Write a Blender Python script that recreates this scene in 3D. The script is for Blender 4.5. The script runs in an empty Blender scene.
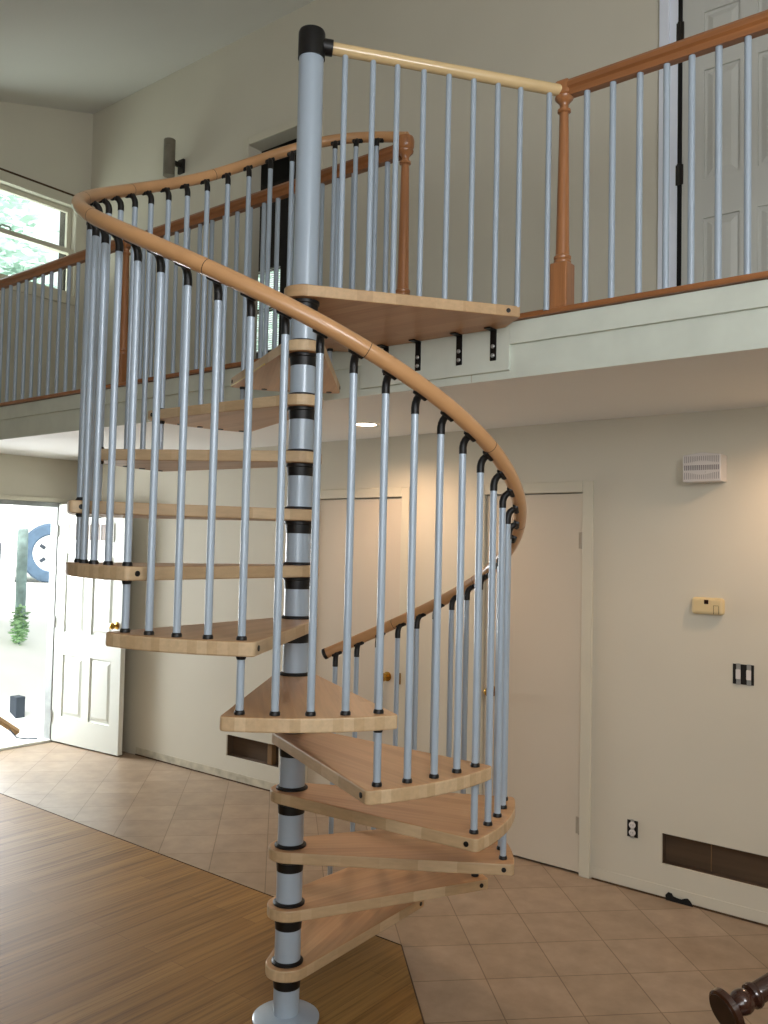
import bpy, math, random
from math import sin, cos, pi, radians, atan2, hypot
from mathutils import Vector, Matrix

random.seed(7)
scene = bpy.context.scene
COL = scene.collection

# ------------------------------------------------------------------ materials
def lin(c):
    return tuple(((v / 255.0) / 12.92 if v / 255.0 <= 0.04045 else ((v / 255.0 + 0.055) / 1.055) ** 2.4) for v in c) + (1.0,)

def new_mat(name):
    m = bpy.data.materials.new(name)
    m.use_nodes = True
    nt = m.node_tree
    for n in list(nt.nodes):
        if n.type not in ('BSDF_PRINCIPLED', 'OUTPUT_MATERIAL'):
            nt.nodes.remove(n)
    b = next(n for n in nt.nodes if n.type == 'BSDF_PRINCIPLED')
    return m, nt, b

def N(nt, t, **kw):
    n = nt.nodes.new(t)
    for k, v in kw.items():
        setattr(n, k, v)
    return n

def mixc(nt, fac, a, b, blend='MIX'):
    n = N(nt, 'ShaderNodeMix', data_type='RGBA', blend_type=blend)
    for s, v in ((0, fac), (6, a), (7, b)):
        if hasattr(v, 'links'):
            nt.links.new(v, n.inputs[s])
        else:
            n.inputs[s].default_value = v
    return n.outputs[2]

def coords(nt, kind='Object', scale=(1, 1, 1), rot=(0, 0, 0), loc=(0, 0, 0)):
    tc = N(nt, 'ShaderNodeTexCoord')
    mp = N(nt, 'ShaderNodeMapping')
    mp.inputs['Scale'].default_value = scale
    mp.inputs['Rotation'].default_value = rot
    mp.inputs['Location'].default_value = loc
    nt.links.new(tc.outputs[kind], mp.inputs['Vector'])
    return mp.outputs['Vector']

def noise(nt, vec, scale, detail=3.0, rough=0.5):
    n = N(nt, 'ShaderNodeTexNoise')
    n.inputs['Scale'].default_value = scale
    n.inputs['Detail'].default_value = detail
    n.inputs['Roughness'].default_value = rough
    nt.links.new(vec, n.inputs['Vector'])
    return n.outputs['Fac']

def ramp(nt, fac, stops):
    r = N(nt, 'ShaderNodeValToRGB')
    el = r.color_ramp.elements
    while len(el) < len(stops):
        el.new(0.5)
    for e, (p, c) in zip(el, stops):
        e.position = p
        e.color = c
    nt.links.new(fac, r.inputs['Fac'])
    return r.outputs['Color']

def bump(nt, b, h, strength, dist=0.002):
    n = N(nt, 'ShaderNodeBump')
    n.inputs['Strength'].default_value = strength
    n.inputs['Distance'].default_value = dist
    nt.links.new(h, n.inputs['Height'])
    nt.links.new(n.outputs['Normal'], b.inputs['Normal'])

def paint(name, rgb, rough=0.6, metal=0.0, var=0.06, nscale=3.0, bump_s=0.0, bscale=120.0, coat=0.0):
    m, nt, b = new_mat(name)
    v = coords(nt)
    f = noise(nt, v, nscale)
    c = lin(rgb)
    lo = tuple(x * (1 - var) for x in c[:3]) + (1,)
    hi = tuple(min(1, x * (1 + var)) for x in c[:3]) + (1,)
    nt.links.new(ramp(nt, f, [(0.3, lo), (0.7, hi)]), b.inputs['Base Color'])
    b.inputs['Roughness'].default_value = rough
    b.inputs['Metallic'].default_value = metal
    b.inputs['Coat Weight'].default_value = coat
    if bump_s:
        bump(nt, b, noise(nt, v, bscale, 2), bump_s)
    return m

def wood(name, c1, c2, axis='X', stave=0.045, length=0.5, rough=0.4, coat=0.15, grain=0.25, gscale=1.0):
    """butcher-block wood: staves run along `axis`, each with its own tone, fine stretched grain"""
    m, nt, b = new_mat(name)
    rot = {'X': (0, 0, 0), 'Y': (0, 0, pi / 2), 'Z': (0, pi / 2, 0)}[axis]
    v = coords(nt, rot=rot)
    br = N(nt, 'ShaderNodeTexBrick')
    br.offset = 0.37
    br.inputs['Scale'].default_value = 1.0
    br.inputs['Mortar Size'].default_value = 0.0
    br.inputs['Brick Width'].default_value = length
    br.inputs['Row Height'].default_value = stave
    br.inputs['Color1'].default_value = lin(c1)
    br.inputs['Color2'].default_value = lin(c2)
    br.inputs['Mortar'].default_value = lin(c2)
    nt.links.new(v, br.inputs['Vector'])
    vg = coords(nt, rot=rot, scale={'X': (3 * gscale, 60 * gscale, 60 * gscale), 'Y': (60 * gscale, 3 * gscale, 60 * gscale), 'Z': (60 * gscale, 60 * gscale, 3 * gscale)}[axis])
    g = noise(nt, vg, 1.0, 4, 0.6)
    gc = ramp(nt, g, [(0.3, (1 - grain, 1 - grain, 1 - grain, 1)), (0.7, (1.05, 1.05, 1.05, 1))])
    nt.links.new(mixc(nt, 1.0, br.outputs['Color'], gc, 'MULTIPLY'), b.inputs['Base Color'])
    b.inputs['Roughness'].default_value = rough
    b.inputs['Coat Weight'].default_value = coat
    b.inputs['Coat Roughness'].default_value = 0.25
    return m

def emit(name, rgb, s):
    m, nt, b = new_mat(name)
    b.inputs['Base Color'].default_value = lin(rgb)
    b.inputs['Emission Color'].default_value = lin(rgb)
    b.inputs['Emission Strength'].default_value = s
    return m

M = {}
M['wall'] = paint('wall_paint', (209, 204, 187), 0.75, var=0.03, nscale=1.2, bump_s=0.06, bscale=90)
M['ceiling'] = paint('ceiling_paint', (226, 225, 220), 0.85, var=0.02, nscale=1.0)
M['fascia'] = paint('primed_board', (211, 218, 206), 0.6, var=0.07, nscale=6)
M['door'] = paint('door_paint', (206, 196, 178), 0.5, var=0.02, nscale=2)
M['white_door'] = paint('white_door_paint', (226, 230, 222), 0.45, var=0.02, nscale=2)
M['grey_door'] = paint('pale_grey_door_paint', (196, 197, 190), 0.5, var=0.02, nscale=2)
M['trim'] = paint('trim_paint', (208, 203, 184), 0.5, var=0.03, nscale=4)
M['jamb'] = paint('cool_lit_jamb_paint', (228, 234, 245), 0.4, var=0.03, nscale=4)  # white trim with the bluish light on it put into the colour
M['dirty'] = paint('dirty_plaster', (190, 183, 162), 0.85, var=0.2, nscale=14)
M['grime_and_shadow'] = paint('bare_edge_and_shadow', (78, 58, 38), 0.9, var=0.4, nscale=20)  # brown for bare edges and joints, also for one painted gap shadow
M['silver'] = paint('silver_grey_lacquer', (174, 189, 203), 0.32, metal=0.1, var=0.02, nscale=6, coat=0.35)
M['black'] = paint('black_plastic', (8, 8, 9), 0.45, var=0.15, nscale=8)
M['hole'] = paint('dark_void', (10, 8, 7), 0.95, var=0.3, nscale=8)  # near-black stands in for the unlit inside of gaps and holes
M['stud'] = wood('dark_stud_wood', (104, 82, 60), (88, 68, 48), 'X', 0.4, 2.0, 0.9, 0.0, 0.4, 0.2)
M['stud_light'] = wood('raw_stud_wood', (150, 116, 74), (134, 100, 62), 'Z', 0.2, 2.0, 0.8, 0.0, 0.3, 0.4)
M['tread'] = wood('beech_butcher_block', (202, 158, 112), (187, 142, 97), 'X', 0.042, 0.9, 0.42, 0.12, 0.14)
M['tread_edge'] = wood('beech_end_grain', (214, 188, 150), (195, 165, 126), 'X', 0.030, 3.0, 0.5, 0.05, 0.12)
M['rail'] = paint('beech_rail_varnish', (202, 154, 106), 0.3, var=0.10, nscale=5, coat=0.3)
M['oak'] = wood('red_oak_varnish', (168, 109, 63), (152, 95, 53), 'X', 0.2, 3.0, 0.32, 0.4, 0.3, 0.7)
M['oak_post'] = wood('red_oak_turned', (176, 118, 72), (160, 104, 60), 'Z', 0.2, 3.0, 0.3, 0.4, 0.32, 0.8)
M['chair'] = paint('dark_mahogany_varnish', (56, 30, 20), 0.2, var=0.35, nscale=18, coat=0.5)
M['chair_face'] = paint('mahogany_end_face', (40, 20, 14), 0.4, var=0.3, nscale=30)
M['hinge'] = paint('painted_hinge', (168, 158, 140), 0.45, var=0.05)
M['brass'] = paint('brass', (190, 150, 70), 0.25, metal=0.9, var=0.05)
M['bronze'] = paint('dark_bronze_hinge', (52, 48, 44), 0.4, metal=0.6, var=0.1)
M['pewter'] = paint('brushed_pewter', (136, 130, 118), 0.35, metal=0.7, var=0.15, nscale=10)
M['plastic_white'] = paint('white_plastic', (214, 210, 206), 0.45, var=0.02)
M['louver'] = paint('white_plastic_groove', (140, 135, 136), 0.6, var=0.05)
M['plastic_beige'] = paint('aged_beige_plastic', (214, 194, 148), 0.45, var=0.05)
M['steel'] = paint('galvanised_strap', (170, 172, 170), 0.35, metal=0.6, var=0.1)
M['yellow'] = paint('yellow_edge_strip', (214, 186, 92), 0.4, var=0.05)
M['concrete'] = paint('sunlit_concrete', (226, 226, 220), 0.9, var=0.05, nscale=1.5)
M['car'] = paint('white_car_paint', (235, 238, 240), 0.3, var=0.01, coat=0.5)
M['tyre'] = paint('flare_tinted_tyre', (74, 96, 118), 0.9, var=0.2, nscale=8)  # rubber lifted to blue-grey, lens flare put into the colour
M['hub'] = paint('bright_alloy_wheel', (232, 236, 238), 0.4, metal=0.1, var=0.03)
M['dark_trim'] = paint('dark_car_trim', (44, 54, 66), 0.6, var=0.2)
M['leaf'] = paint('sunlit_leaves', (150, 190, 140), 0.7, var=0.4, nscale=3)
M['leaf_far'] = paint('overexposed_leaves', (212, 232, 222), 0.8, var=0.2, nscale=1.5)  # leaf colour paled to paint in the overexposed daylight
M['bark'] = paint('grey_green_bark', (120, 140, 138), 0.9, var=0.3, nscale=9)
M['dark_room'] = paint('shade_darkened_room', (60, 56, 50), 0.9, var=0.05)  # wall colour darkened to paint in the room's lack of light
M['lamp'] = emit('downlight_lens', (255, 236, 205), 14.0)

# blinds: translucent white slats
m, nt, b = new_mat('white_blind_slat')
b.inputs['Base Color'].default_value = lin((236, 240, 232)); b.inputs['Roughness'].default_value = 0.6
tr = N(nt, 'ShaderNodeBsdfTranslucent'); tr.inputs['Color'].default_value = lin((240, 246, 236))
mx = N(nt, 'ShaderNodeMixShader'); mx.inputs['Fac'].default_value = 0.30
out = next(n for n in nt.nodes if n.type == 'OUTPUT_MATERIAL')
nt.links.new(b.outputs['BSDF'], mx.inputs[1]); nt.links.new(tr.outputs['BSDF'], mx.inputs[2]); nt.links.new(mx.outputs['Shader'], out.inputs['Surface'])
M['blind'] = m

# clear glass that lets light through
m, nt, b = new_mat('window_glass')
tp = N(nt, 'ShaderNodeBsdfTransparent'); tp.inputs['Color'].default_value = (0.93, 0.97, 0.95, 1)
gl = N(nt, 'ShaderNodeBsdfGlossy'); gl.inputs['Roughness'].default_value = 0.02
mx = N(nt, 'ShaderNodeMixShader'); mx.inputs['Fac'].default_value = 0.06
out = next(n for n in nt.nodes if n.type == 'OUTPUT_MATERIAL')
nt.links.new(tp.outputs['BSDF'], mx.inputs[1]); nt.links.new(gl.outputs['BSDF'], mx.inputs[2]); nt.links.new(mx.outputs['Shader'], out.inputs['Surface'])
M['glass'] = m

# wood plank floor (planks run along Y)
m, nt, b = new_mat('bamboo_plank_floor')
v = coords(nt, 'Object', rot=(0, 0, pi / 2))
br = N(nt, 'ShaderNodeTexBrick'); br.offset = 0.41
for k, val in (('Scale', 1.0), ('Mortar Size', 0.0008), ('Brick Width', 1.15), ('Row Height', 0.095), ('Bias', 0.0)):
    br.inputs[k].default_value = val
br.inputs['Color1'].default_value = lin((154, 119, 67)); br.inputs['Color2'].default_value = lin((138, 104, 56)); br.inputs['Mortar'].default_value = lin((104, 72, 42))
nt.links.new(v, br.inputs['Vector'])
g = noise(nt, coords(nt, 'Object', scale=(52, 1.3, 1)), 1.0, 4, 0.65)
gc = ramp(nt, g, [(0.3, (0.55, 0.51, 0.47, 1)), (0.5, (0.95, 0.95, 0.95, 1)), (0.72, (1.2, 1.18, 1.14, 1))])
nt.links.new(mixc(nt, 1.0, br.outputs['Color'], gc, 'MULTIPLY'), b.inputs['Base Color'])
b.inputs['Roughness'].default_value = 0.5
b.inputs['Specular IOR Level'].default_value = 0.22
bump(nt, b, br.outputs['Fac'], -0.15, 0.001)
M['floor_wood'] = m

# diagonal ceramic tile floor: tile lines at x+y = .70 + .4225 n and x-y = -.74 + .4225 m
m, nt, b = new_mat('diagonal_tile_floor')
T = 0.29875
v = coords(nt, 'Object', rot=(0, 0, -pi / 4), loc=(-0.70 / math.sqrt(2) % T, -0.74 / math.sqrt(2) % T, 0))
br = N(nt, 'ShaderNodeTexBrick'); br.offset = 0.0; br.squash = 1.0
for k, val in (('Scale', 1.0), ('Mortar Size', 0.0026), ('Mortar Smooth', 0.2), ('Brick Width', T), ('Row Height', T), ('Bias', 0.0)):
    br.inputs[k].default_value = val
br.inputs['Color1'].default_value = lin((160, 140, 119)); br.inputs['Color2'].default_value = lin((148, 128, 106)); br.inputs['Mortar'].default_value = lin((112, 92, 70))
nt.links.new(v, br.inputs['Vector'])
g = noise(nt, coords(nt), 7.0, 5, 0.65)
gc = ramp(nt, g, [(0.3, (0.78, 0.77, 0.75, 1)), (0.7, (1.10, 1.10, 1.10, 1))])
nt.links.new(mixc(nt, 1.0, br.outputs['Color'], gc, 'MULTIPLY'), b.inputs['Base Color'])
b.inputs['Roughness'].default_value = 0.36
bump(nt, b, br.outputs['Fac'], -0.4, 0.002)
M['floor_tile'] = m

# ------------------------------------------------------------------ mesh helpers
class MB:
    def __init__(self):
        self.v = []; self.f = []; self.mi = []; self.sm = []
    def face(self, idx, mi=0, smooth=False):
        self.f.append(tuple(idx)); self.mi.append(mi); self.sm.append(smooth)
    def box(self, a, b, mi=0, mat=None):
        x0, y0, z0 = a; x1, y1, z1 = b
        n = len(self.v)
        pts = [(x0, y0, z0), (x1, y0, z0), (x1, y1, z0), (x0, y1, z0), (x0, y0, z1), (x1, y0, z1), (x1, y1, z1), (x0, y1, z1)]
        if mat is not None:
            pts = [tuple(mat @ Vector(p)) for p in pts]
        self.v += pts
        for q in ((3, 2, 1, 0), (4, 5, 6, 7), (0, 1, 5, 4), (1, 2, 6, 5), (2, 3, 7, 6), (3, 0, 4, 7)):
            self.face([n + i for i in q], mi)
        return self
    def prism(self, poly, z0, z1, mi=0, mi_side=None, smooth_side=False):
        n = len(self.v); k = len(poly)
        self.v += [(x, y, z0) for x, y in poly] + [(x, y, z1) for x, y in poly]
        self.face([n + i for i in reversed(range(k))], mi)
        self.face([n + k + i for i in range(k)], mi)
        for i in range(k):
            j = (i + 1) % k
            self.face([n + i, n + j, n + k + j, n + k + i], mi if mi_side is None else mi_side, smooth_side)
        return self
    def lathe(self, prof, seg=32, c=(0, 0, 0), mat=None, mi=0, smooth=True):
        """prof: (radius, z) list bottom to top, closed at both ends"""
        n = len(self.v)
        for r, z in prof:
            for i in range(seg):
                a = 2 * pi * i / seg
                p = Vector((r * cos(a), r * sin(a), z))
                if mat is not None:
                    p = mat @ p
                self.v.append((p.x + c[0], p.y + c[1], p.z + c[2]))
        m = len(prof)
        for k in range(m - 1):
            for i in range(seg):
                j = (i + 1) % seg
                self.face([n + k * seg + i, n + k * seg + j, n + (k + 1) * seg + j, n + (k + 1) * seg + i], mi, smooth)
        self.face([n + i for i in reversed(range(seg))], mi)
        self.face([n + (m - 1) * seg + i for i in range(seg)], mi)
        return self
    def tube(self, pts, r, seg=12, mi=0, up=(0, 0, 1), rv=None):
        """round (or r x rv oval) tube along a polyline"""
        pts = [Vector(p) for p in pts]
        n = len(self.v); m = len(pts)
        for k, p in enumerate(pts):
            t = (pts[min(k + 1, m - 1)] - pts[max(k - 1, 0)]).normalized()
            u = Vector(up)
            if abs(t.dot(u)) > 0.98:
                u = Vector((1, 0, 0))
            s = t.cross(u).normalized(); w = s.cross(t).normalized()
            rr = r[k] if isinstance(r, (list, tuple)) else r
            r2 = rr if rv is None else rv
            for i in range(seg):
                a = 2 * pi * i / seg
                q = p + s * (rr * cos(a)) + w * (r2 * sin(a))
                self.v.append(tuple(q))
        for k in range(m - 1):
            for i in range(seg):
                j = (i + 1) % seg
                self.face([n + k * seg + i, n + k * seg + j, n + (k + 1) * seg + j, n + (k + 1) * seg + i], mi, True)
        self.face([n + i for i in reversed(range(seg))], mi)
        self.face([n + (m - 1) * seg + i for i in range(seg)], mi)
        return self
    def build(self, name, mats, parent=None, loc=(0, 0, 0), rot=(0, 0, 0), bevel=0.0, bseg=2, sharp=35):
        me = bpy.data.meshes.new(name)
        me.from_pydata(self.v, [], self.f)
        if not isinstance(mats, (list, tuple)):
            mats = [mats]
        for mm in mats:
            me.materials.append(mm)
        me.polygons.foreach_set('material_index', self.mi)
        me.polygons.foreach_set('use_smooth', self.sm)
        me.update()
        if any(self.sm):
            me.set_sharp_from_angle(angle=radians(sharp))
        o = bpy.data.objects.new(name, me)
        COL.objects.link(o)
        o.location = loc; o.rotation_euler = rot
        if parent is not None:
            o.parent = parent
        if bevel:
            md = o.modifiers.new('bevel', 'BEVEL'); md.width = bevel; md.segments = bseg; md.limit_method = 'ANGLE'; md.angle_limit = radians(40)
        return o

def empty(name, loc=(0, 0, 0), rot=(0, 0, 0)):
    o = bpy.data.objects.new(name, None)
    o.empty_display_size = 0.2
    COL.objects.link(o); o.location = loc; o.rotation_euler = rot
    return o

def tag(o, label=None, cat=None, group=None, kind=None):
    if label: o['label'] = label
    if cat: o['category'] = cat
    if group: o['group'] = group
    if kind: o['kind'] = kind
    return o

def struct(o):
    o['kind'] = 'structure'
    return o

def bx(a, b):
    return MB().box(a, b)

# ------------------------------------------------------------------ measured layout (metres)
YW = 1.991          # back wall face
YB = 0.767          # balcony edge
XL = -4.602         # left wall face
XR = 4.4
YF = -6.2
ZC = 2.4215         # ceiling under the balcony
RISE = 0.2069
Z2 = 13 * RISE - 0.012      # upper floor
def zceil(y): return 5.565 + 0.288 * (y - YW)

def wall_grid(name, u0, u1, v0, v1, holes, d0, d1, plane, mat):
    """wall with true rectangular holes; plane 'Y' (u=x) or 'X' (u=y); d0 = room face, d1 = far face"""
    us = sorted({u0, u1} | {h[0] for h in holes} | {h[1] for h in holes})
    vs = sorted({v0, v1} | {h[2] for h in holes} | {h[3] for h in holes})
    mb = MB()
    P = (lambda u, v, d: (u, d, v)) if plane == 'Y' else (lambda u, v, d: (d, u, v))
    def solid(i, j):
        if i < 0 or j < 0 or i >= len(us) - 1 or j >= len(vs) - 1: return False
        cu = (us[i] + us[i + 1]) / 2; cv = (vs[j] + vs[j + 1]) / 2
        return not any(h[0] < cu < h[1] and h[2] < cv < h[3] for h in holes)
    def quad(*pts):
        n = len(mb.v); mb.v += list(pts); mb.face([n, n + 1, n + 2, n + 3])
    for i in range(len(us) - 1):
        for j in range(len(vs) - 1):
            if not solid(i, j): continue
            a, b_, c, d = us[i], us[i + 1], vs[j], vs[j + 1]
            quad(P(a, c, d0), P(b_, c, d0), P(b_, d, d0), P(a, d, d0))
            quad(P(a, c, d1), P(a, d, d1), P(b_, d, d1), P(b_, c, d1))
            if not solid(i - 1, j): quad(P(a, c, d0), P(a, d, d0), P(a, d, d1), P(a, c, d1))
            if not solid(i + 1, j): quad(P(b_, c, d0), P(b_, c, d1), P(b_, d, d1), P(b_, d, d0))
            if not solid(i, j - 1): quad(P(a, c, d0), P(a, c, d1), P(b_, c, d1), P(b_, c, d0))
            if not solid(i, j + 1): quad(P(a, d, d0), P(b_, d, d0), P(b_, d, d1), P(a, d, d1))
    return struct(mb.build(name, mat))

# ------------------------------------------------------------------ room shell
floor_poly = [(XL - 0.15, 0.73), (XL - 0.15, YF), (XR, YF), (XR, -3.71), (-0.03, 0.73)]
struct(MB().prism(floor_poly, -0.12, 0.0).build('floor', M['floor_wood']))
tile_poly = [(XL - 0.15, 0.73), (-0.03, 0.73), (XR, -3.71), (XR, YW + 0.3), (XL - 0.15, YW + 0.3)]
struct(MB().prism(tile_poly, -0.12, 0.0).build('floor', M['floor_tile']))
# thin dark joint between the planks and the tiles
struct(MB().tube([(XL, 0.73, 0.0), (-0.03, 0.73, 0.0), (3.6, -2.93, 0.0)], 0.0028, 6).build('trim_1', M['grime_and_shadow']))

back_holes = [(-0.415, 0.200, 0.0, 2.035), (-1.79, -1.024, 0.0, 2.035),
              (0.640, 1.42, 0.168, 0.318), (-2.60, -2.06, 0.172, 0.325),
              (-2.52, -1.83, Z2, 4.695), (0.695, 1.375, Z2, 4.60)]
wall_back = wall_grid('wall_back', XL, XR, 0.0, 5.75, back_holes, YW, YW + 0.12, 'Y', M['wall'])
win_h = (0.60, 1.845, 3.86, 4.66)
wall_left = wall_grid('wall_left', YF, YW + 0.12, 0.0, 5.75, [(0.86, 1.80, 0.0, 2.045), win_h], XL, XL - 0.09, 'X', M['wall'])
struct(bx((XR, YF, 0), (XR + 0.12, YW + 0.12, 5.75)).build('wall_right', M['wall']))
struct(bx((XL - 0.15, YF - 0.12, 0), (XR + 0.12, YF, 5.75)).build('wall_front', M['wall']))
# sloped ceiling
mb = MB(); ya, yb = YF - 0.12, YW + 0.12
n0 = [(XL - 0.15, ya, zceil(ya)), (XR + 0.12, ya, zceil(ya)), (XR + 0.12, yb, zceil(yb)), (XL - 0.15, yb, zceil(yb))]
mb.v += n0 + [(x, y, z + 0.15) for x, y, z in n0]
for q in ((3, 2, 1, 0), (4, 5, 6, 7), (0, 1, 5, 4), (1, 2, 6, 5), (2, 3, 7, 6), (3, 0, 4, 7)): mb.face(q)
struct(mb.build('ceiling', M['ceiling']))
# balcony slab: its underside is the lower ceiling, its front the boarded fascia
slab = MB().box((XL, YB - 0.010, ZC), (XR, YW, Z2 - 0.002)).build('ceiling', [M['ceiling'], M['fascia']])
for p in slab.data.polygons:
    if p.normal.y < -0.5: p.material_index = 1
struct(slab)
FY = YB - 0.010
# upper fascia board, deeper patch where the landing bolts on
struct(bx((0.453, FY - 0.014, 2.560), (XR, FY, 2.652)).build('trim_2', M['fascia'], bevel=0.002))
struct(bx((-0.343, FY - 0.014, 2.455), (0.453, FY, 2.652)).build('trim_3', M['fascia'], bevel=0.002))
struct(bx((XL, FY - 0.014, 2.560), (-0.343, FY, 2.652)).build('trim_4', M['fascia'], bevel=0.002))
# stained nosing along the balcony edge
struct(bx((XL, FY - 0.032, 2.655), (XR, YB + 0.09, Z2)).build('trim_5', M['oak'], bevel=0.006))
# seam in the lower fascia
struct(bx((0.262, FY - 0.001, ZC + 0.002), (0.265, FY + 0.002, 2.455)).build('trim_6', M['dirty']))

# removed-baseboard scar
for nm, x0, x1 in (('baseboard_back', -3.68, -1.86), ('baseboard_back', 0.27, XR), ('baseboard_back', -0.955, -0.49)):
    o = struct(bx((x0, YW - 0.003, 0.0), (x1, YW, 0.062)).build(nm, M['dirty' if x0 < -2 else 'wall']))
    bx((x0, YW - 0.007, 0.0), (x1, YW - 0.002, 0.009)).build('bare_edge', M['grime_and_shadow'], o)
# ragged hole where wall meets floor
mb = MB()
pts = [(0.668, 0.0), (0.664, 0.024), (0.676, 0.038), (0.694, 0.036), (0.701, 0.024), (0.716, 0.021), (0.742, 0.019), (0.757, 0.027), (0.772, 0.031), (0.786, 0.020), (0.800, 0.0)]
n = len(pts); mb.v += [(x, YW - 0.0125, z) for x, z in pts] + [(x, YW + 0.001, z) for x, z in pts]
mb.face(range(n)); mb.face([n + i for i in reversed(range(n))])
for i in range(n): mb.face([i, n + i, n + (i + 1) % n, (i + 1) % n])
mb.build('broken_gap', M['hole'], wall_back)
# wall cut-outs (old heating vents) : dark stud bays behind the holes
def recess(x0, x1, z0, z1, d, name, mat):
    y0, y1 = YW + 0.012, YW + 0.045 + d
    mb = MB(); e = 0.0008
    mb.box((x0, y1, z0), (x1, y1 + 0.004, z1)); mb.box((x0, y0, z0), (x0 + e, y1, z1)); mb.box((x1 - e, y0, z0), (x1, y1, z1))
    mb.box((x0, y0, z0), (x1, y1, z0 + e)); mb.box((x0, y0, z1 - e), (x1, y1, z1))
    return mb.build(name, mat, wall_back)
    mb.box((x0 - 0.02, y1, z0 - 0.02), (x1 + 0.02, y1 + 0.01, z1 + 0.02))
    mb.box((x0 - 0.03, y0, z0 - 0.03), (x0 - 0.02, y1 + 0.01, z1 + 0.03))
    mb.box((x1 + 0.02, y0, z0 - 0.03), (x1 + 0.03, y1 + 0.01, z1 + 0.03))
    mb.box((x0 - 0.03, y0, z0 - 0.03), (x1 + 0.03, y1 + 0.01, z0 - 0.02))
    mb.box((x0 - 0.03, y0, z1 + 0.02), (x1 + 0.03, y1 + 0.01, z1 + 0.03))
    return mb.build(name, mat, wall_back)
recess(0.640, 1.42, 0.168, 0.318, 0.01, 'stud_bay', M['stud'])
recess(-2.60, -2.06, 0.172, 0.325, 0.02, 'stud_bay', M['stud'])
bx((-2.19, YW + 0.02, 0.174), (-2.15, YW + 0.064, 0.323)).build('stud', M['stud_light'], wall_back)
bx((0.865, YW + 0.050, 0.17), (0.868, YW + 0.056, 0.316)).build('stud', M['stud_light'], wall_back)

# ------------------------------------------------------------------ doors
def knob(parent, p, axis_y=-1, r=0.027, name='knob'):
    mat = Matrix.Rotation(pi / 2 if axis_y < 0 else -pi / 2, 4, 'X')
    return MB().lathe([(0.030, 0), (0.030, 0.005), (0.012, 0.010), (0.012, 0.028), (r * 0.75, 0.034), (r, 0.046), (r * 0.85, 0.060), (r * 0.4, 0.066)], 20, p, mat).build(name, M['brass'], parent)

def casing(parent, x0, x1, z0, z1, w=0.06, t=0.016, mat='trim'):
    mb = MB()
    mb.box((x0 - w, YW - t, z0), (x0, YW, z1 + w)); mb.box((x1, YW - t, z0), (x1 + w, YW, z1 + w)); mb.box((x0, YW - t, z1), (x1, YW, z1 + w))
    return mb.build('casing', M[mat], parent, bevel=0.004)

def flat_door(name, x0, x1, knob_x, strike_x, hinge_x=None):
    d = struct(bx((x0 + 0.004, YW + 0.004, 0.012), (x1 - 0.004, YW + 0.042, 2.030)).build(name, M['door'], bevel=0.002))
    casing(d, x0, x1, 0.0, 2.035)
    bx((x0, YW + 0.045, 0.0), (x1, YW + 0.115, 2.034)).build('gap_shade_fill', M['hole'], d)  # near-black box painting the shade in the gaps round the slab
    knob(d, (knob_x, YW + 0.004, 0.905))
    bx((strike_x - 0.012, YW - 0.018, 0.87), (strike_x + 0.012, YW - 0.0155, 0.94)).build('strike_plate', M['brass'], d)
    if hinge_x:
        for z in (1.775, 0.26):
            mb = MB().tube([(hinge_x, YW - 0.006, z - 0.045), (hinge_x, YW - 0.006, z + 0.045)], 0.007, 10)
            mb.box((hinge_x - 0.022, YW - 0.001, z - 0.044), (hinge_x + 0.0, YW + 0.0035, z + 0.044))
            mb.build('hinge', M['hinge'], d)
    return d
flat_door('door_1', -0.415, 0.200, -0.352, -0.432, 0.196)
flat_door('door_2', -1.79, -1.024, -1.120, -1.012)

def panel_door(mb, w, h, cols, rows, t=0.04, dep=0.013):
    """frame-and-panel face on both sides. local x 0..w, y 0..t, z 0..h; cols/rows = (a,b) spans of the panels"""
    xs = sorted({0.0, w} | {v for c in cols for v in c}); zs = sorted({0.0, h} | {v for r in rows for v in r})
    isp = lambda x, z: any(c[0] < x < c[1] for c in cols) and any(r[0] < z < r[1] for r in rows)
    for i in range(len(xs) - 1):
        for j in range(len(zs) - 1):
            a, b_, c, d = xs[i], xs[i + 1], zs[j], zs[j + 1]
            if not isp((a + b_) / 2, (c + d) / 2):
                mb.box((a, 0, c), (b_, t, d))
            else:
                s = 0.028
                mb.box((a, dep, c), (b_, t - dep, d))
                # raised field with sloping borders, both faces
                for y0, y1 in ((dep, 0.002), (t - dep, t - 0.002)):
                    n = len(mb.v)
                    e = 0.014
                    mb.v += [(a + e, y0, c + e), (b_ - e, y0, c + e), (b_ - e, y0, d - e), (a + e, y0, d - e),
                             (a + s + e, y1, c + s + e), (b_ - s - e, y1, c + s + e), (b_ - s - e, y1, d - s - e), (a + s + e, y1, d - s - e)]
                    for k in range(4):
                        mb.face([n + k, n + (k + 1) % 4, n + 4 + (k + 1) % 4, n + 4 + k])
                    mb.face([n + 4, n + 5, n + 6, n + 7])
    return mb

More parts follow.
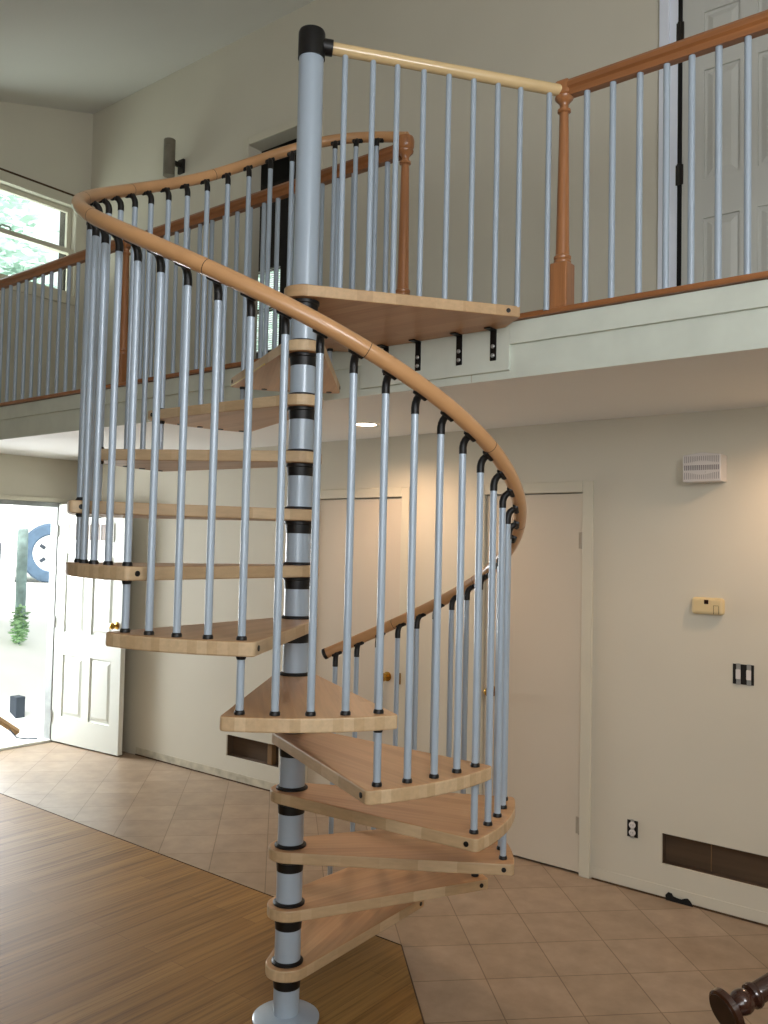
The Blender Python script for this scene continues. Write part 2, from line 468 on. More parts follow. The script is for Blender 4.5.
# upper right six-panel door, closed with the hinge-side gap filled near-black as painted shade
D3 = struct(panel_door(MB(), 0.652, 1.895, [(0.110, 0.284), (0.368, 0.542)], [(0.17, 0.715), (0.915, 1.475), (1.56, 1.775)]).build('door_3', M['grey_door'], loc=(0.718, YW + 0.006, Z2 + 0.005)))
c3 = casing(None, 0.655, 1.375, Z2, 4.60, 0.052, 0.02, 'jamb'); c3.name = 'casing'
c3.parent = D3; c3.matrix_parent_inverse = Matrix.Translation(-D3.location)
def sub(o, par):
    o.parent = par; o.matrix_parent_inverse = Matrix.Translation(-par.location); return o
sub(bx((0.655, YW - 0.004, Z2), (0.697, YW + 0.055, 4.60)).build('jamb', M['jamb']), D3)
sub(MB().box((0.697, YW + 0.050, Z2), (1.375, YW + 0.118, 4.60)).box((0.6975, YW - 0.002, Z2), (0.7175, YW + 0.050, 4.60)).build('gap_shade_fill', M['hole']), D3)  # second box fills the hinge gap, shade painted as solid near-black
for z in (4.39, 3.646):
    mb = MB().tube([(0.705, YW - 0.008, z - 0.055), (0.705, YW - 0.008, z + 0.055)], 0.008, 10)
    mb.box((0.690, YW - 0.0065, z - 0.052), (0.728, YW - 0.001, z + 0.052))
    sub(mb.build('hinge', M['bronze']), D3)

# upper left doorway into an unlit room with a blinded window
D4 = empty('door_4', (-2.175, YW, Z2)); struct(D4)
mb = MB(); w = 0.06
for a, b_ in (((-2.58, YW - 0.016, Z2), (-2.52, YW, 4.755)), ((-1.83, YW - 0.016, Z2), (-1.77, YW, 4.755)), ((-2.52, YW - 0.016, 4.695), (-1.83, YW, 4.755))): mb.box(a, b_)
sub(mb.build('casing', M['trim'], bevel=0.004), D4)
RY = 3.22
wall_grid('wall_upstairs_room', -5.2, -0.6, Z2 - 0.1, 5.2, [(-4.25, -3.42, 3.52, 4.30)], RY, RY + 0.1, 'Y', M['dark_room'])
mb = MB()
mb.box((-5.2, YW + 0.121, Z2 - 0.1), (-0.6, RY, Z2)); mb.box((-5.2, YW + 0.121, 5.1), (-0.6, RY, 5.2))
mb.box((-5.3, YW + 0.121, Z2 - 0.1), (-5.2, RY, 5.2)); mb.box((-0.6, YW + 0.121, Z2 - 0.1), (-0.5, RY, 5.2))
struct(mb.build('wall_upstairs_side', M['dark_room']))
W2 = struct(bx((-4.25, RY + 0.03, 3.90), (-3.42, RY + 0.06, 3.935)).build('window_2', M['dark_room']))
bx((-4.25, RY + 0.040, 3.52), (-3.42, RY + 0.044, 4.30)).build('pane', M['glass'], W2)
mb = MB()
z = 3.53
while z < 4.29:
    mb.box((-4.24, -0.011, -0.001), (-3.43, 0.011, 0.001), 0, Matrix.Translation((0, RY + 0.012, z)) @ Matrix.Rotation(radians(38), 4, 'X'))
    z += 0.021
mb.build('blind_slats', M['blind'], W2)

# front door, swung open against the back wall
hx, hy = XL + 0.02, 1.780
ang = atan2(0.062, 0.905)
D5 = struct(panel_door(MB(), 0.872, 2.02, [(0.12, 0.39), (0.485, 0.755)], [(0.22, 0.74), (0.93, 1.60)], 0.045, 0.013).build('door_5', M['white_door'], loc=(hx, hy, 0.012), rot=(0, 0, ang)))
mb = MB()
for i in range(4):
    x = 0.15 + i * 0.145
    mb.box((x, -0.003, 1.715), (x + 0.130, 0.002, 1.845))
mb.build('door_light', paint('glass_painted_reflection', (120, 98, 80), 0.5, var=0.3, nscale=6), D5)  # orange-brown reflection painted into the glass colour
mb = MB(); fr = 0.012
mb.box((0.135, -0.006, 1.70), (0.745, -0.001, 1.713)); mb.box((0.135, -0.006, 1.847), (0.745, -0.001, 1.86))
for x in (0.135, 0.2815, 0.4265, 0.5715, 0.7335): mb.box((x, -0.006, 1.713), (x + 0.0115, -0.001, 1.847))
mb.build('light_frame', M['white_door'], D5)
knob(D5, (0.815, 0.0, 1.03))
sub(MB().box((0.869, 0.008, 0.99), (0.874, 0.036, 1.07)).build('latch_plate', M['brass']), D5).matrix_parent_inverse = Matrix()
# jamb and frame round the opening
mb = MB()
mb.box((XL - 0.09, 1.772, 0.0), (XL + 0.010, 1.80, 2.045)); mb.box((XL - 0.09, 0.86, 2.005), (XL + 0.010, 1.772, 2.045)); mb.box((XL - 0.09, 0.86, 0), (XL + 0.010, 0.90, 2.005))
struct(mb.build('trim_7', paint('grey_weathered_jamb', (150, 154, 152), 0.6, var=0.2, nscale=9), bevel=0.003))
struct(MB().box((XL + 0.0, 0.80, 2.047), (XL + 0.02, 1.86, 2.085)).box((XL, 1.802, 0), (XL + 0.02, 1.85, 2.047)).build('trim_8', M['trim'], bevel=0.003))
struct(bx((XL - 0.11, 0.90, 0.0), (XL + 0.03, 1.772, 0.022)).build('trim_9', M['white_door'], bevel=0.004))
mb = MB()
for z in (0.22, 1.02, 1.80):
    mb.tube([(XL + 0.024, 1.772, z - 0.05), (XL + 0.024, 1.772, z + 0.05)], 0.007, 8)
mb2 = mb.build('hinge', M['steel']); D5i = Matrix.Rotation(-ang, 4, 'Z') @ Matrix.Translation((-hx, -hy, -0.012)); mb2.parent = D5; mb2.matrix_parent_inverse = D5i

# upper left window
W1 = empty('window_1', (XL, 1.2, 3.86)); struct(W1)
y0, y1, z0, z1 = win_h
mb = MB()
for a, b_ in (((XL, y0 - 0.075, z0 - 0.075), (XL + 0.02, y0, z1 + 0.085)), ((XL, y1, z0 - 0.075), (XL + 0.02, y1 + 0.05, z1 + 0.085)), ((XL, y0, z1), (XL + 0.02, y1, z1 + 0.085)), ((XL, y0, z0 - 0.075), (XL + 0.025, y1, z0))): mb.box(a, b_)
sub(mb.build('casing', M['trim'], bevel=0.004), W1)
sub(bx((XL, y0 - 0.10, z1 + 0.087), (XL + 0.012, y1 + 0.06, z1 + 0.105)).build('top_gap_shadow', M['grime_and_shadow']), W1)  # dark strip painting the gap shadow along the casing top
zm = 4.265
def sash(zA, zB, xA, name):
    mb = MB(); s = 0.042
    mb.box((xA - 0.035, y0, zA), (xA, y0 + s, zB)); mb.box((xA - 0.035, y1 - s, zA), (xA, y1, zB))
    mb.box((xA - 0.035, y0 + s, zA), (xA, y1 - s, zA + s)); mb.box((xA - 0.035, y0 + s, zB - s), (xA, y1 - s, zB))
    o = sub(mb.build(name, M['trim'], bevel=0.003), W1)
    g = MB().box((xA - 0.020, y0 + s, zA + s), (xA - 0.016, y1 - s, zB - s)).build('pane', M['glass'])
    g.parent = o; return o
sash(z0 + 0.002, zm + 0.02, XL - 0.012, 'lower_sash'); sash(zm - 0.02, z1 - 0.002, XL - 0.050, 'upper_sash')
sub(MB().tube([(XL - 0.004, 1.17, zm + 0.022), (XL - 0.004, 1.19, zm + 0.04), (XL - 0.004, 1.25, zm + 0.04), (XL - 0.004, 1.27, zm + 0.022)], 0.008, 8).build('sash_lock', M['steel']), W1)

# ------------------------------------------------------------------ spiral staircase
TH0 = radians(-42.6); DTH = radians(29.62)
RB, RT, RR = 0.772, 0.812, 0.811
HUB = 0.079; TT = 0.042
def thc(u): return TH0 - (u - 6) * DTH
def lerp(tab, x):
    if x <= tab[0][0]: return tab[0][1]
    for (a, va), (b_, vb) in zip(tab, tab[1:]):
        if x <= b_: return va + (vb - va) * (x - a) / (b_ - a)
    return tab[-1][1]
RAILH = [(0.3, 5.53), (1.0, 5.49), (1.7, 5.45), (2.4, 5.39), (3.2, 5.37), (4.5, 5.36), (6.0, 5.33), (7.0, 5.29), (8.0, 5.25), (9.0, 5.25), (10.0, 5.25), (11.0, 5.25)]
DZ = {1: -.003, 8: -.010, 9: -.012, 10: -.006, 11: -.003, 12: -.009, 13: -.016}
def zt_(k): return k * RISE + DZ.get(k, 0.0)
RTAB = [(11.0, RISE * 16.25), (11.4, 3.458), (11.8, 3.55), (12.2, 3.622), (12.6, 3.655), (13.0, 3.648), (13.6, 3.596)]
def zrail(u):
    if u <= 11.0: return RISE * (u + lerp(RAILH, u))
    # eases to level and runs into the newel
    tab = RTAB
    return lerp(tab, u)

ST = empty('spiral_staircase', (0, 0, 0))
tag(ST, 'spiral staircase with beech treads, silver-grey pole and balusters, curved beech handrail', 'staircase')
MB().lathe([(0.121, 0), (0.121, 0.008), (0.114, 0.013), (0.060, 0.020), (0.050, 0.022)], 48).build('base_plate', M['silver'], ST)

PR = 0.0472
for k in range(1, 14):
    top = zt_(k) - TT; bot = zt_(k - 1)
    z0 = bot + (0.012 if k == 1 else 0.0)
    sp = MB().lathe([(PR, z0), (PR, top - 0.040)], 40).build('pole_spacer', M['silver'], ST)
    MB().lathe([(PR + 0.001, top - 0.046), (PR + 0.003, top - 0.020), (PR + 0.003, top - 0.014), (PR + 0.008, top - 0.011), (PR + 0.008, top)], 40).build('collar', M['black'], sp)
    if k > 1:
        MB().lathe([(0.058, bot), (0.058, bot + 0.005), (PR + 0.004, bot + 0.010), (PR, bot + 0.011)], 40).build('ring', M['black'], sp)
# bottom of the first spacer has no ring; upper post above the landing
up_post = MB().lathe([(PR, Z2), (PR, 3.58)], 40).build('upper_pole', M['silver'], ST)
MB().lathe([(0.056, Z2), (0.056, Z2 + 0.005), (PR, Z2 + 0.010)], 40).build('ring', M['black'], up_post)
pa = atan2(0.775, 0.672)
cap = MB().lathe([(PR + 0.004, 3.566), (PR + 0.004, 3.664), (PR + 0.001, 3.672), (PR - 0.008, 3.676)], 40)
d = Vector((cos(pa), sin(pa), 0))
cap.tube([d * 0.03 + Vector((0, 0, 3.622)), d * 0.080 + Vector((0, 0, 3.619))], 0.030, 24)
cap.build('pole_cap', M['black'], ST)

# treads
def rounded(poly, fil):
    """fillet the listed corner indices of a polygon"""
    out_ = []
    n = len(poly)
    for i, p in enumerate(poly):
        if i not in fil: out_.append(p); continue
        r = fil[i]
        p = Vector(p); a = (Vector(poly[i - 1]) - p).normalized(); b_ = (Vector(poly[(i + 1) % n]) - p).normalized()
        h = a.angle(b_) / 2; L = r / math.tan(h)
        c = p + (a + b_).normalized() * (r / sin(h))
        s = p + a * L - c; e = p + b_ * L - c
        a0 = atan2(s.y, s.x); a1 = atan2(e.y, e.x)
        da = (a1 - a0 + pi) % (2 * pi) - pi
        for k in range(6): out_.append((c.x + r * cos(a0 + da * k / 5), c.y + r * sin(a0 + da * k / 5)))
    return out_
HALF = radians(18.2)
oc = (RT * cos(HALF), RT * sin(HALF))
# tangent from outer corner to hub circle
L_ = hypot(*oc); tb = math.acos(HUB / L_) + HALF
poly = []
hub_pts = []
nseg = 18
for i in range(nseg + 1):
    a = tb + (2 * pi - 2 * tb) * i / nseg
    hub_pts.append((HUB * cos(a), HUB * sin(a)))
arc = []
for i in range(13):
    a = -HALF + 2 * HALF * i / 12
    arc.append((RT * cos(a), RT * sin(a)))
poly = hub_pts + arc
i0 = len(hub_pts); poly = rounded(poly, {i0: 0.016, len(poly) - 1: 0.016})
def make_tread(parent):
    n = len(poly)
    mb = MB().prism(poly, -TT, 0.0, 0, 1)
    return mb.build('tread', [M['tread'], M['tread_edge']], parent, bevel=0.005, bseg=2)
proto = None
bolt = MB().lathe([(0.0085, 0), (0.0085, 0.003), (0.006, 0.0035)], 14)
for k in range(1, 13):
    if proto is None:
        t = make_tread(ST); proto = t
    else:
        t = proto.copy(); COL.objects.link(t); t.parent = ST
    t.location = (0, 0, zt_(k)); t.rotation_euler = (0, 0, thc(k))
    for s in (1, -1):
        pt = Vector((oc[0] * 0.955 + HUB * cos(tb) * 0.045, s * (oc[1] * 0.955 + HUB * sin(tb) * 0.045), -TT / 2))
        nrm = Vector((cos(tb), s * sin(tb), 0))
        if k == 1 and s == 1:
            o = bolt.build('bolt_cap', M['black'], t); bolt_me = o.data
        else:
            o = bpy.data.objects.new('bolt_cap', bolt_me); COL.objects.link(o); o.parent = t
        o.rotation_mode = 'QUATERNION'; o.rotation_quaternion = Vector((0, 0, 1)).rotation_difference(nrm); o.location = pt - nrm * 0.0005
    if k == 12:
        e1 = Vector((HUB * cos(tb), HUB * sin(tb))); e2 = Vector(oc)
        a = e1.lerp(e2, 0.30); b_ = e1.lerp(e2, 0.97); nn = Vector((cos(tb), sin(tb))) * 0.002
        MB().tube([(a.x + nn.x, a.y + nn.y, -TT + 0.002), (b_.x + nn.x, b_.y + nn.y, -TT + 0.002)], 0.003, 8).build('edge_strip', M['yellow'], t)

# landing platform
LZ = Z2
dp = Vector((cos(pa), sin(pa))); dn = Vector((dp.y, -dp.x))      # dn points to the open front side
f1 = dn * 0.010 + dp * 0.846
def_poly = []
la = atan2(dn.y, dn.x)
FEDGE = FY - 0.016
lc = radians(109) + HALF
lcor = Vector((0.80 * cos(lc), 0.80 * sin(lc)))
poly_l = [(f1.x, f1.y), (0.432, FEDGE), (-0.405, FEDGE), (lcor.x, lcor.y)]
# hub arc from the left tangent round to the front tangent
ltan = atan2(lcor.y, lcor.x) + math.acos(HUB / lcor.length)
arc_l = []
a_end = la + 2 * pi if la < ltan else la
for i in range(19):
    a = ltan + (a_end - ltan) * i / 18
    arc_l.append((HUB * cos(a), HUB * sin(a)))
poly_l += arc_l
LP = MB().prism(poly_l, LZ - 0.044, LZ, 0, 1).build('landing', [wood('beech_landing_block', (196, 150, 108), (182, 134, 94), 'X', 0.05, 1.2, 0.42, 0.1, 0.14), wood('beech_landing_edge', (212, 178, 134), (192, 156, 114), 'X', 0.05, 0.16, 0.5, 0.05, 0.12)], ST, bevel=0.004)
for x in (-0.192, -0.011, 0.207, 0.376):
    mb = MB().box((x - 0.015, FEDGE - 0.004, 2.503), (x + 0.015, FEDGE + 0.001, LZ - 0.046))
    mb.box((x - 0.015, FEDGE - 0.055, LZ - 0.050), (x + 0.015, FEDGE, LZ - 0.0445))
    br_ = mb.build('landing_bracket', M['black'], LP, bevel=0.002)
    for z in (2.524, 2.562):
        MB().lathe([(0.009, 0), (0.009, 0.004), (0.005, 0.007)], 12, (x, FEDGE - 0.004, z), Matrix.Rotation(pi / 2, 4, 'X')).build('screw_head', M['steel'], ST).parent = LP
mfr = f1 * 0.94
MB().lathe([(0.009, 0), (0.009, 0.003)], 14, (mfr.x + 0.0052 * dn.x, mfr.y + 0.0052 * dn.y, LZ - 0.022), Vector((0, 0, 1)).rotation_difference(Vector((dn.x, dn.y, 0))).to_matrix().to_4x4()).build('bolt_cap', M['black'], LP)

# handrail
def rail_pt(u, R=RR): return Vector((R * cos(thc(u)), R * sin(thc(u)), zrail(u)))
u_end = 6 + (TH0 - (radians(100.2) - 2 * pi)) / DTH
us = [0.37 + (u_end - 0.37) * i / 170 for i in range(171)]
# smooth the heights a little
zs = [zrail(u) for u in us]
for _ in range(6):
    zs = [zs[0]] + [(zs[i - 1] + 2 * zs[i] + zs[i + 1]) / 4 for i in range(1, len(zs) - 1)] + [zs[-1]]
def zr(u):
    x = (u - us[0]) / (us[1] - us[0]); i = max(0, min(len(us) - 2, int(x))); f = x - i
    return zs[i] + (zs[i + 1] - zs[i]) * f
hp = [Vector((RR * cos(thc(u)), RR * sin(thc(u)), z)) for u, z in zip(us, zs)]
HR = MB().tube(hp, 0.0245, 20).build('handrail', M['rail'], ST)
def rail_ring(u, name, r, L):
    du = L / (RR * DTH)
    p0 = Vector((RR * cos(thc(u - du)), RR * sin(thc(u - du)), zr(u - du))); p1 = Vector((RR * cos(thc(u + du)), RR * sin(thc(u + du)), zr(u + du)))
    return MB().tube([p0, p1], r, 20).build(name, M['black'], HR)
for u in (1.15, 2.28, 3.40, 4.53, 5.68, 6.80, 8.02, 9.05, 10.05, 11.12): rail_ring(u, 'joint', 0.0248, 0.0009)
du = 0.02
p0 = hp[0]; t0 = (hp[1] - hp[0]).normalized()
MB().tube([p0 - t0 * 0.012, p0 - t0 * 0.008, p0 + t0 * 0.006], [0.020, 0.0255, 0.0255], 20).build('end_cap', M['black'], HR)

# balusters
def baluster(th, zbot, ztop, rings, unders, bracket_u=None):
    x, y = RB * cos(th), RB * sin(th)
    o = MB().lathe([(0.0112, zbot), (0.0112, ztop)], 16, (x, y, 0)).build('baluster', M['silver'], ST)
    for z in rings:
        MB().lathe([(0.0150, z), (0.0150, z + 0.007), (0.0125, z + 0.012)], 16, (x, y, 0)).build('foot_ring', M['black'], o)
    for q, z in enumerate(unders):
        if q == len(unders) - 1:
            MB().lathe([(0.0125, z - 0.003), (0.0130, z - 0.002), (0.0130, z)], 16, (x, y, 0)).build('under_cap', M['black'], o)
            continue
        MB().lathe([(0.0125, z - 0.012), (0.0145, z - 0.006), (0.0145, z)], 16, (x, y, 0)).build('under_cap', M['black'], o)
    if bracket_u is not None:
        er = Vector((cos(th), sin(th), 0)); c = Vector((x, y, ztop))
        railc = Vector((RR * cos(th), RR * sin(th), zr(bracket_u)))
        tgt = railc - er * 0.010 + Vector((0, 0, -0.021))
        # sleeve, elbow outward, neck up into the rail, saddle plate
        mid = (c + Vector((0, 0, 0.026)))
        g = tgt - c; gh = g.dot(er)
        pts = [c + Vector((0, 0, -0.005)), c + Vector((0, 0, g.z * 0.30)), c + er * (gh * 0.10) + Vector((0, 0, g.z * 0.55)), c + er * (gh * 0.32) + Vector((0, 0, g.z * 0.76)), c + er * (gh * 0.62) + Vector((0, 0, g.z * 0.90)), tgt]
        mb = MB().tube(pts, [0.0124, 0.0124, 0.0120, 0.0114, 0.0108, 0.0104], 14, up=(-sin(th), cos(th), 0))
        t = (Vector((RR * cos(thc(bracket_u + .02)), RR * sin(thc(bracket_u + .02)), zr(bracket_u + .02))) - railc).normalized()
        mb.tube([tgt - t * 0.026, tgt - t * 0.022, tgt + t * 0.022, tgt + t * 0.026], [0.004, 0.011, 0.011, 0.004], 10)
        mb.build('rail_bracket', M['black'], o)
    return o
def baltop(u): return min(zr(u) - 0.060, 9)
for k in range(1, 13):
    for j in range(4):
        th = thc(k) - (j - 2) * DTH / 4
        u = k + (j - 2) / 4
        zt = zr(u) - 0.072
        zb = zt_(k); zl = zt_(k - 1)
        if j == 0 and k > 1:      # long one: passes through this tread down to the one below
            baluster(th, zl - TT, zt, [zb, zl], [zb - TT, zl - TT], u)
        else:
            baluster(th, zb - TT, zt, [zb], [zb - TT], u)
for j in range(3):
    u = 13 + (j - 2) / 4; th = thc(13) - (j - 2) * DTH / 4
    if j == 0: baluster(th, zt_(12) - TT, zr(u) - 0.06, [LZ, zt_(12)], [LZ - 0.044, zt_(12) - TT], u)
    else: baluster(th, LZ - 0.02, zr(u) - 0.06, [LZ], [], u)

# straight landing rail from the pole cap to the right newel
RA = Vector((0.672, 0.775))
q0 = d * 0.078 + Vector((0, 0, 3.619)); q1 = Vector((RA.x - 0.02 * d.x, RA.y - 0.02 * d.y, 3.568))
LR = MB().tube([q0, q0.lerp(q1, 0.5), q1], 0.0235, 20).build('landing_handrail', paint('pale_beech_rail', (226, 198, 148), 0.25, var=0.06, nscale=5, coat=0.4), ST)
for dd in (0.130, 0.239, 0.335, 0.440, 0.541, 0.642, 0.742, 0.836, 0.957):
    x, y = dp.x * dd, dp.y * dd
    zt = q0.z + (q1.z - q0.z) * (dd - 0.09) / 0.95 - 0.012
    o = MB().lathe([(0.0112, LZ - 0.005 if dd < 0.9 else 2.672), (0.0112, zt)], 16, (x, y, 0)).build('baluster', M['silver'], ST)

# the pole stands a hair out of plumb
_piv = Matrix.Translation((0, 0, 1.6))
ST.matrix_world = _piv @ Matrix.Rotation(radians(0.15), 4, Vector((-sin(0.6691), cos(0.6691), 0))) @ _piv.inverted()

# ------------------------------------------------------------------ balcony railings
YR = 0.775
def newel(parent, x, kind):
    """turned oak post with square foot block"""
    o = MB().box((x - 0.0375, YR - 0.0375, Z2), (x + 0.0375, YR + 0.0375, Z2 + 0.183))
    o = o.build('newel_post', M['oak_post'], parent, bevel=0.006)
    prof = [(0.034, Z2 + 0.180), (0.0345, Z2 + 0.192), (0.031, Z2 + 0.197), (0.0345, Z2 + 0.203), (0.0345, Z2 + 0.211), (0.028, Z2 + 0.217), (0.0265, Z2 + 0.25), (0.0225, Z2 + 0.52), (0.0185, 3.468),
            (0.0185, 3.473), (0.0265, 3.478), (0.0265, 3.487), (0.0180, 3.492), (0.0175, 3.508), (0.024, 3.518), (0.036, 3.530), (0.0375, 3.538), (0.031, 3.543)]
    if kind == 'round':
        prof += [(0.034, 3.546), (0.040, 3.558), (0.041, 3.582), (0.036, 3.602), (0.020, 3.610)]
        MB().lathe(prof, 32, (x, YR, 0)).build('turned_shaft', M['oak_post'], o)
    else:
        MB().lathe(prof, 32, (x, YR, 0)).build('turned_shaft', M['oak_post'], o)
        MB().box((x - 0.031, YR - 0.031, 3.541), (x + 0.031, YR + 0.031, 3.604)).build('top_block', M['oak_post'], o, bevel=0.012, bseg=3)
    return o
def oak_rail(parent, x0, x1, ztop):
    prof = [(-0.018, -0.068), (0.018, -0.068), (0.021, -0.048), (0.029, -0.036), (0.029, -0.018), (0.020, -0.004), (0.0, 0.0), (-0.020, -0.004), (-0.029, -0.018), (-0.029, -0.036), (-0.020, -0.045)]
    mb = MB(); n = len(prof)
    mb.v += [(x0, YR + a, ztop + b_) for a, b_ in prof] + [(x1, YR + a, ztop + b_) for a, b_ in prof]
    for i in range(n): mb.face([i, (i + 1) % n, n + (i + 1) % n, n + i], 0, True)
    mb.face(list(reversed(range(n)))); mb.face([n + i for i in range(n)])
    return mb.build('handrail', M['oak'], parent, sharp=25)
def rail_balusters(parent, xs_):
    for x in xs_:
        MB().lathe([(0.0124, Z2 - 0.001), (0.0124, 3.548)], 16, (x, YR, 0)).build('baluster', M['silver'], parent)

RRt = empty('balcony_railing', (0.672, YR, Z2))
tag(RRt, 'balcony railing right of the landing, oak handrail and square-topped newel', 'railing')
RLt = empty('balcony_railing', (-0.15, YR, Z2))
tag(RLt, 'long balcony railing left of the landing, oak handrail and round-topped newels', 'railing')
def into(o, par):
    for c in [o]: c.parent = par; c.matrix_parent_inverse = Matrix.Translation(-par.location)
tmpR = []
before = set(bpy.data.objects)
newel(None, 0.672, 'square'); oak_rail(None, 0.695, 2.35, 3.602)
rail_balusters(None, [0.771, 0.879, 0.987, 1.090, 1.183, 1.279, 1.379, 1.48, 1.58, 1.68])
newel(None, 2.35, 'square')
for o in [o for o in bpy.data.objects if o not in before and o.parent is None]: into(o, RRt)
before = set(bpy.data.objects)
newel(None, -0.127, 'round'); newel(None, -2.264, 'round')
oak_rail(None, -2.24, -0.155, 3.580); oak_rail(None, XL, -2.29, 3.592)
rail_balusters(None, [-0.230 - 0.1032 * i for i in range(20)])
rail_balusters(None, [-2.358 - 0.1065 * i for i in range(21)])
for o in [o for o in bpy.data.objects if o not in before and o.parent is None]: into(o, RLt)

# ------------------------------------------------------------------ things on the walls
# up-and-down wall sconce
S = empty('wall_sconce', (-3.31, 1.86, 4.766))
tag(S, 'dark pewter cylinder wall sconce high on the upstairs back wall', 'wall lamp')
mb = MB().lathe([(0.043, -0.146), (0.046, -0.143), (0.046, -0.095), (0.044, -0.093), (0.044, -0.088), (0.046, -0.086), (0.046, 0.086), (0.044, 0.088), (0.044, 0.093), (0.046, 0.095), (0.046, 0.143), (0.043, 0.146)], 32)
mb.build('shade', M['pewter'], S)
MB().box((-0.012, 0.03, -0.04), (0.012, YW - 1.86 - 0.014, -0.005)).build('arm', M['bronze'], S)
MB().box((-0.036, YW - 1.86 - 0.022, -0.085), (0.036, YW - 1.86, 0.03)).build('backplate', M['bronze'], S, bevel=0.005)

# door chime
CH = empty('door_chime', (0.858, YW, 2.066)); tag(CH, 'white louvred door chime box on the right wall near the ceiling', 'door chime')
mb = MB(); dpt = 0.096
pts = [(-0.091, 0), (0.091, 0), (0.091, 0.130), (0.0, 0.143), (-0.091, 0.130)]
n = 5; mb.v += [(x, -dpt, z) for x, z in pts] + [(x, 0.0, z) for x, z in pts]
mb.face(range(n)); mb.face([n + i for i in reversed(range(n))])
for i in range(n): mb.face([i, n + i, n + (i + 1) % n, (i + 1) % n])
mb.build('cover', M['plastic_white'], CH, bevel=0.004)
mb = MB()
for i in range(19):
    x = -0.081 + i * 0.009
    w_ = 0.5 + 0.5 * cos((i - 9) / 9 * pi)
    mb.box((x - 0.0012, -dpt - 0.0008, 0.012), (x + 0.0012, -dpt + 0.002, 0.045 - 0.012 * w_)); mb.box((x - 0.0024, -dpt - 0.0012, 0.056), (x + 0.0024, -dpt + 0.002, 0.080)); mb.box((x - 0.0012, -dpt - 0.0008, 0.092 + 0.010 * w_), (x + 0.0012, -dpt + 0.002, 0.124))
mb.build('louvres', M['louver'], CH)
MB().box((-0.02, -dpt - 0.003, 0.042), (0.02, -dpt + 0.001, 0.050)).build('badge', M['plastic_white'], CH)

TS = empty('thermostat', (0.868, YW, 1.463)); tag(TS, 'beige wall thermostat with small dark display, above the bare light switches', 'thermostat')
MB().box((-0.078, -0.034, -0.041), (0.078, 0.0, 0.041)).build('cover', M['plastic_beige'], TS, bevel=0.016, bseg=3)
MB().box((-0.014, -0.0352, 0.010), (0.006, -0.033, 0.030)).build('display', paint('dark_red_display', (40, 16, 12), 0.2), TS)
MB().box((0.030, -0.0352, -0.038), (0.0315, -0.033, 0.004)).box((0.030, -0.0352, 0.003), (0.054, -0.033, 0.0045)).box((0.054, -0.0352, -0.036), (0.0553, -0.033, 0.002)).build('button_panel', M['grime_and_shadow'], TS)

SW = empty('light_switch', (1.029, YW, 1.147)); tag(SW, 'uncovered double light switch in a black box, right wall', 'light switch')
MB().box((-0.048, -0.003, -0.048), (0.048, 0.0, 0.047)).build('box', M['black'], SW)
for x in (-0.022, 0.026):
    sm_ = MB().box((x - 0.010, -0.006, -0.050), (x + 0.010, -0.003, 0.050)).build('yoke', M['steel'], SW, bevel=0.001)
    MB().box((x - 0.011, -0.012, -0.024), (x + 0.011, -0.006, 0.022)).build('toggle', M['plastic_white'], sm_, bevel=0.002)

OU = empty('electrical_outlet', (0.489, YW, 0.307)); tag(OU, 'uncovered white duplex outlet low on wall right of the closet door', 'outlet')
MB().box((-0.028, -0.003, -0.042), (0.028, 0.0, 0.042)).build('box', M['black'], OU)
for z in (-0.019, 0.019):
    mb = MB().lathe([(0.0165, 0), (0.0165, 0.007), (0.015, 0.008)], 18, (0, -0.003, z), Matrix.Rotation(pi / 2, 4, 'X'))
    r_ = mb.build('receptacle', M['plastic_white'], OU)
    MB().box((-0.006, -0.0117, z - 0.002), (-0.0045, -0.0105, z + 0.006)).box((0.0045, -0.0117, z - 0.002), (0.006, -0.0105, z + 0.006)).build('slot', M['black'], r_)
MB().box((-0.009, -0.006, -0.047), (0.009, -0.003, 0.047)).build('yoke', M['steel'], OU)

def downlight(x, y, label, power):
    if label: downlight_fixture(x, y, label)
    l = bpy.data.lights.new('downlight_beam', 'SPOT'); l.energy = power; l.color = (1.0, 0.66, 0.43); l.spot_size = radians(158); l.spot_blend = 0.75; l.shadow_soft_size = 0.05
    lo = bpy.data.objects.new('downlight_beam', l); COL.objects.link(lo); lo.location = (x, y, ZC - 0.02)
def downlight_fixture(x, y, label):
    D = empty('recessed_light', (x, y, ZC)); tag(D, label, 'ceiling light')
    MB().lathe([(0.060, -0.004), (0.060, -0.001)], 32).build('lens', M['lamp'], D)
    mb = MB(); seg = 40
    for r, z in ((0.061, -0.0045), (0.074, -0.006), (0.078, -0.0005)):
        mb.v += [(r * cos(2 * pi * i / seg), r * sin(2 * pi * i / seg), z) for i in range(seg)]
    for k in range(2):
        for i in range(seg):
            j = (i + 1) % seg; mb.face([k * seg + i, k * seg + j, (k + 1) * seg + j, (k + 1) * seg + i], 0, True)
    mb.build('trim_ring', M['plastic_white'], D)
downlight(-0.905, 1.473, 'glowing recessed downlight in the ceiling under the balcony', 44)
downlight(1.50, 1.60, None, 34)

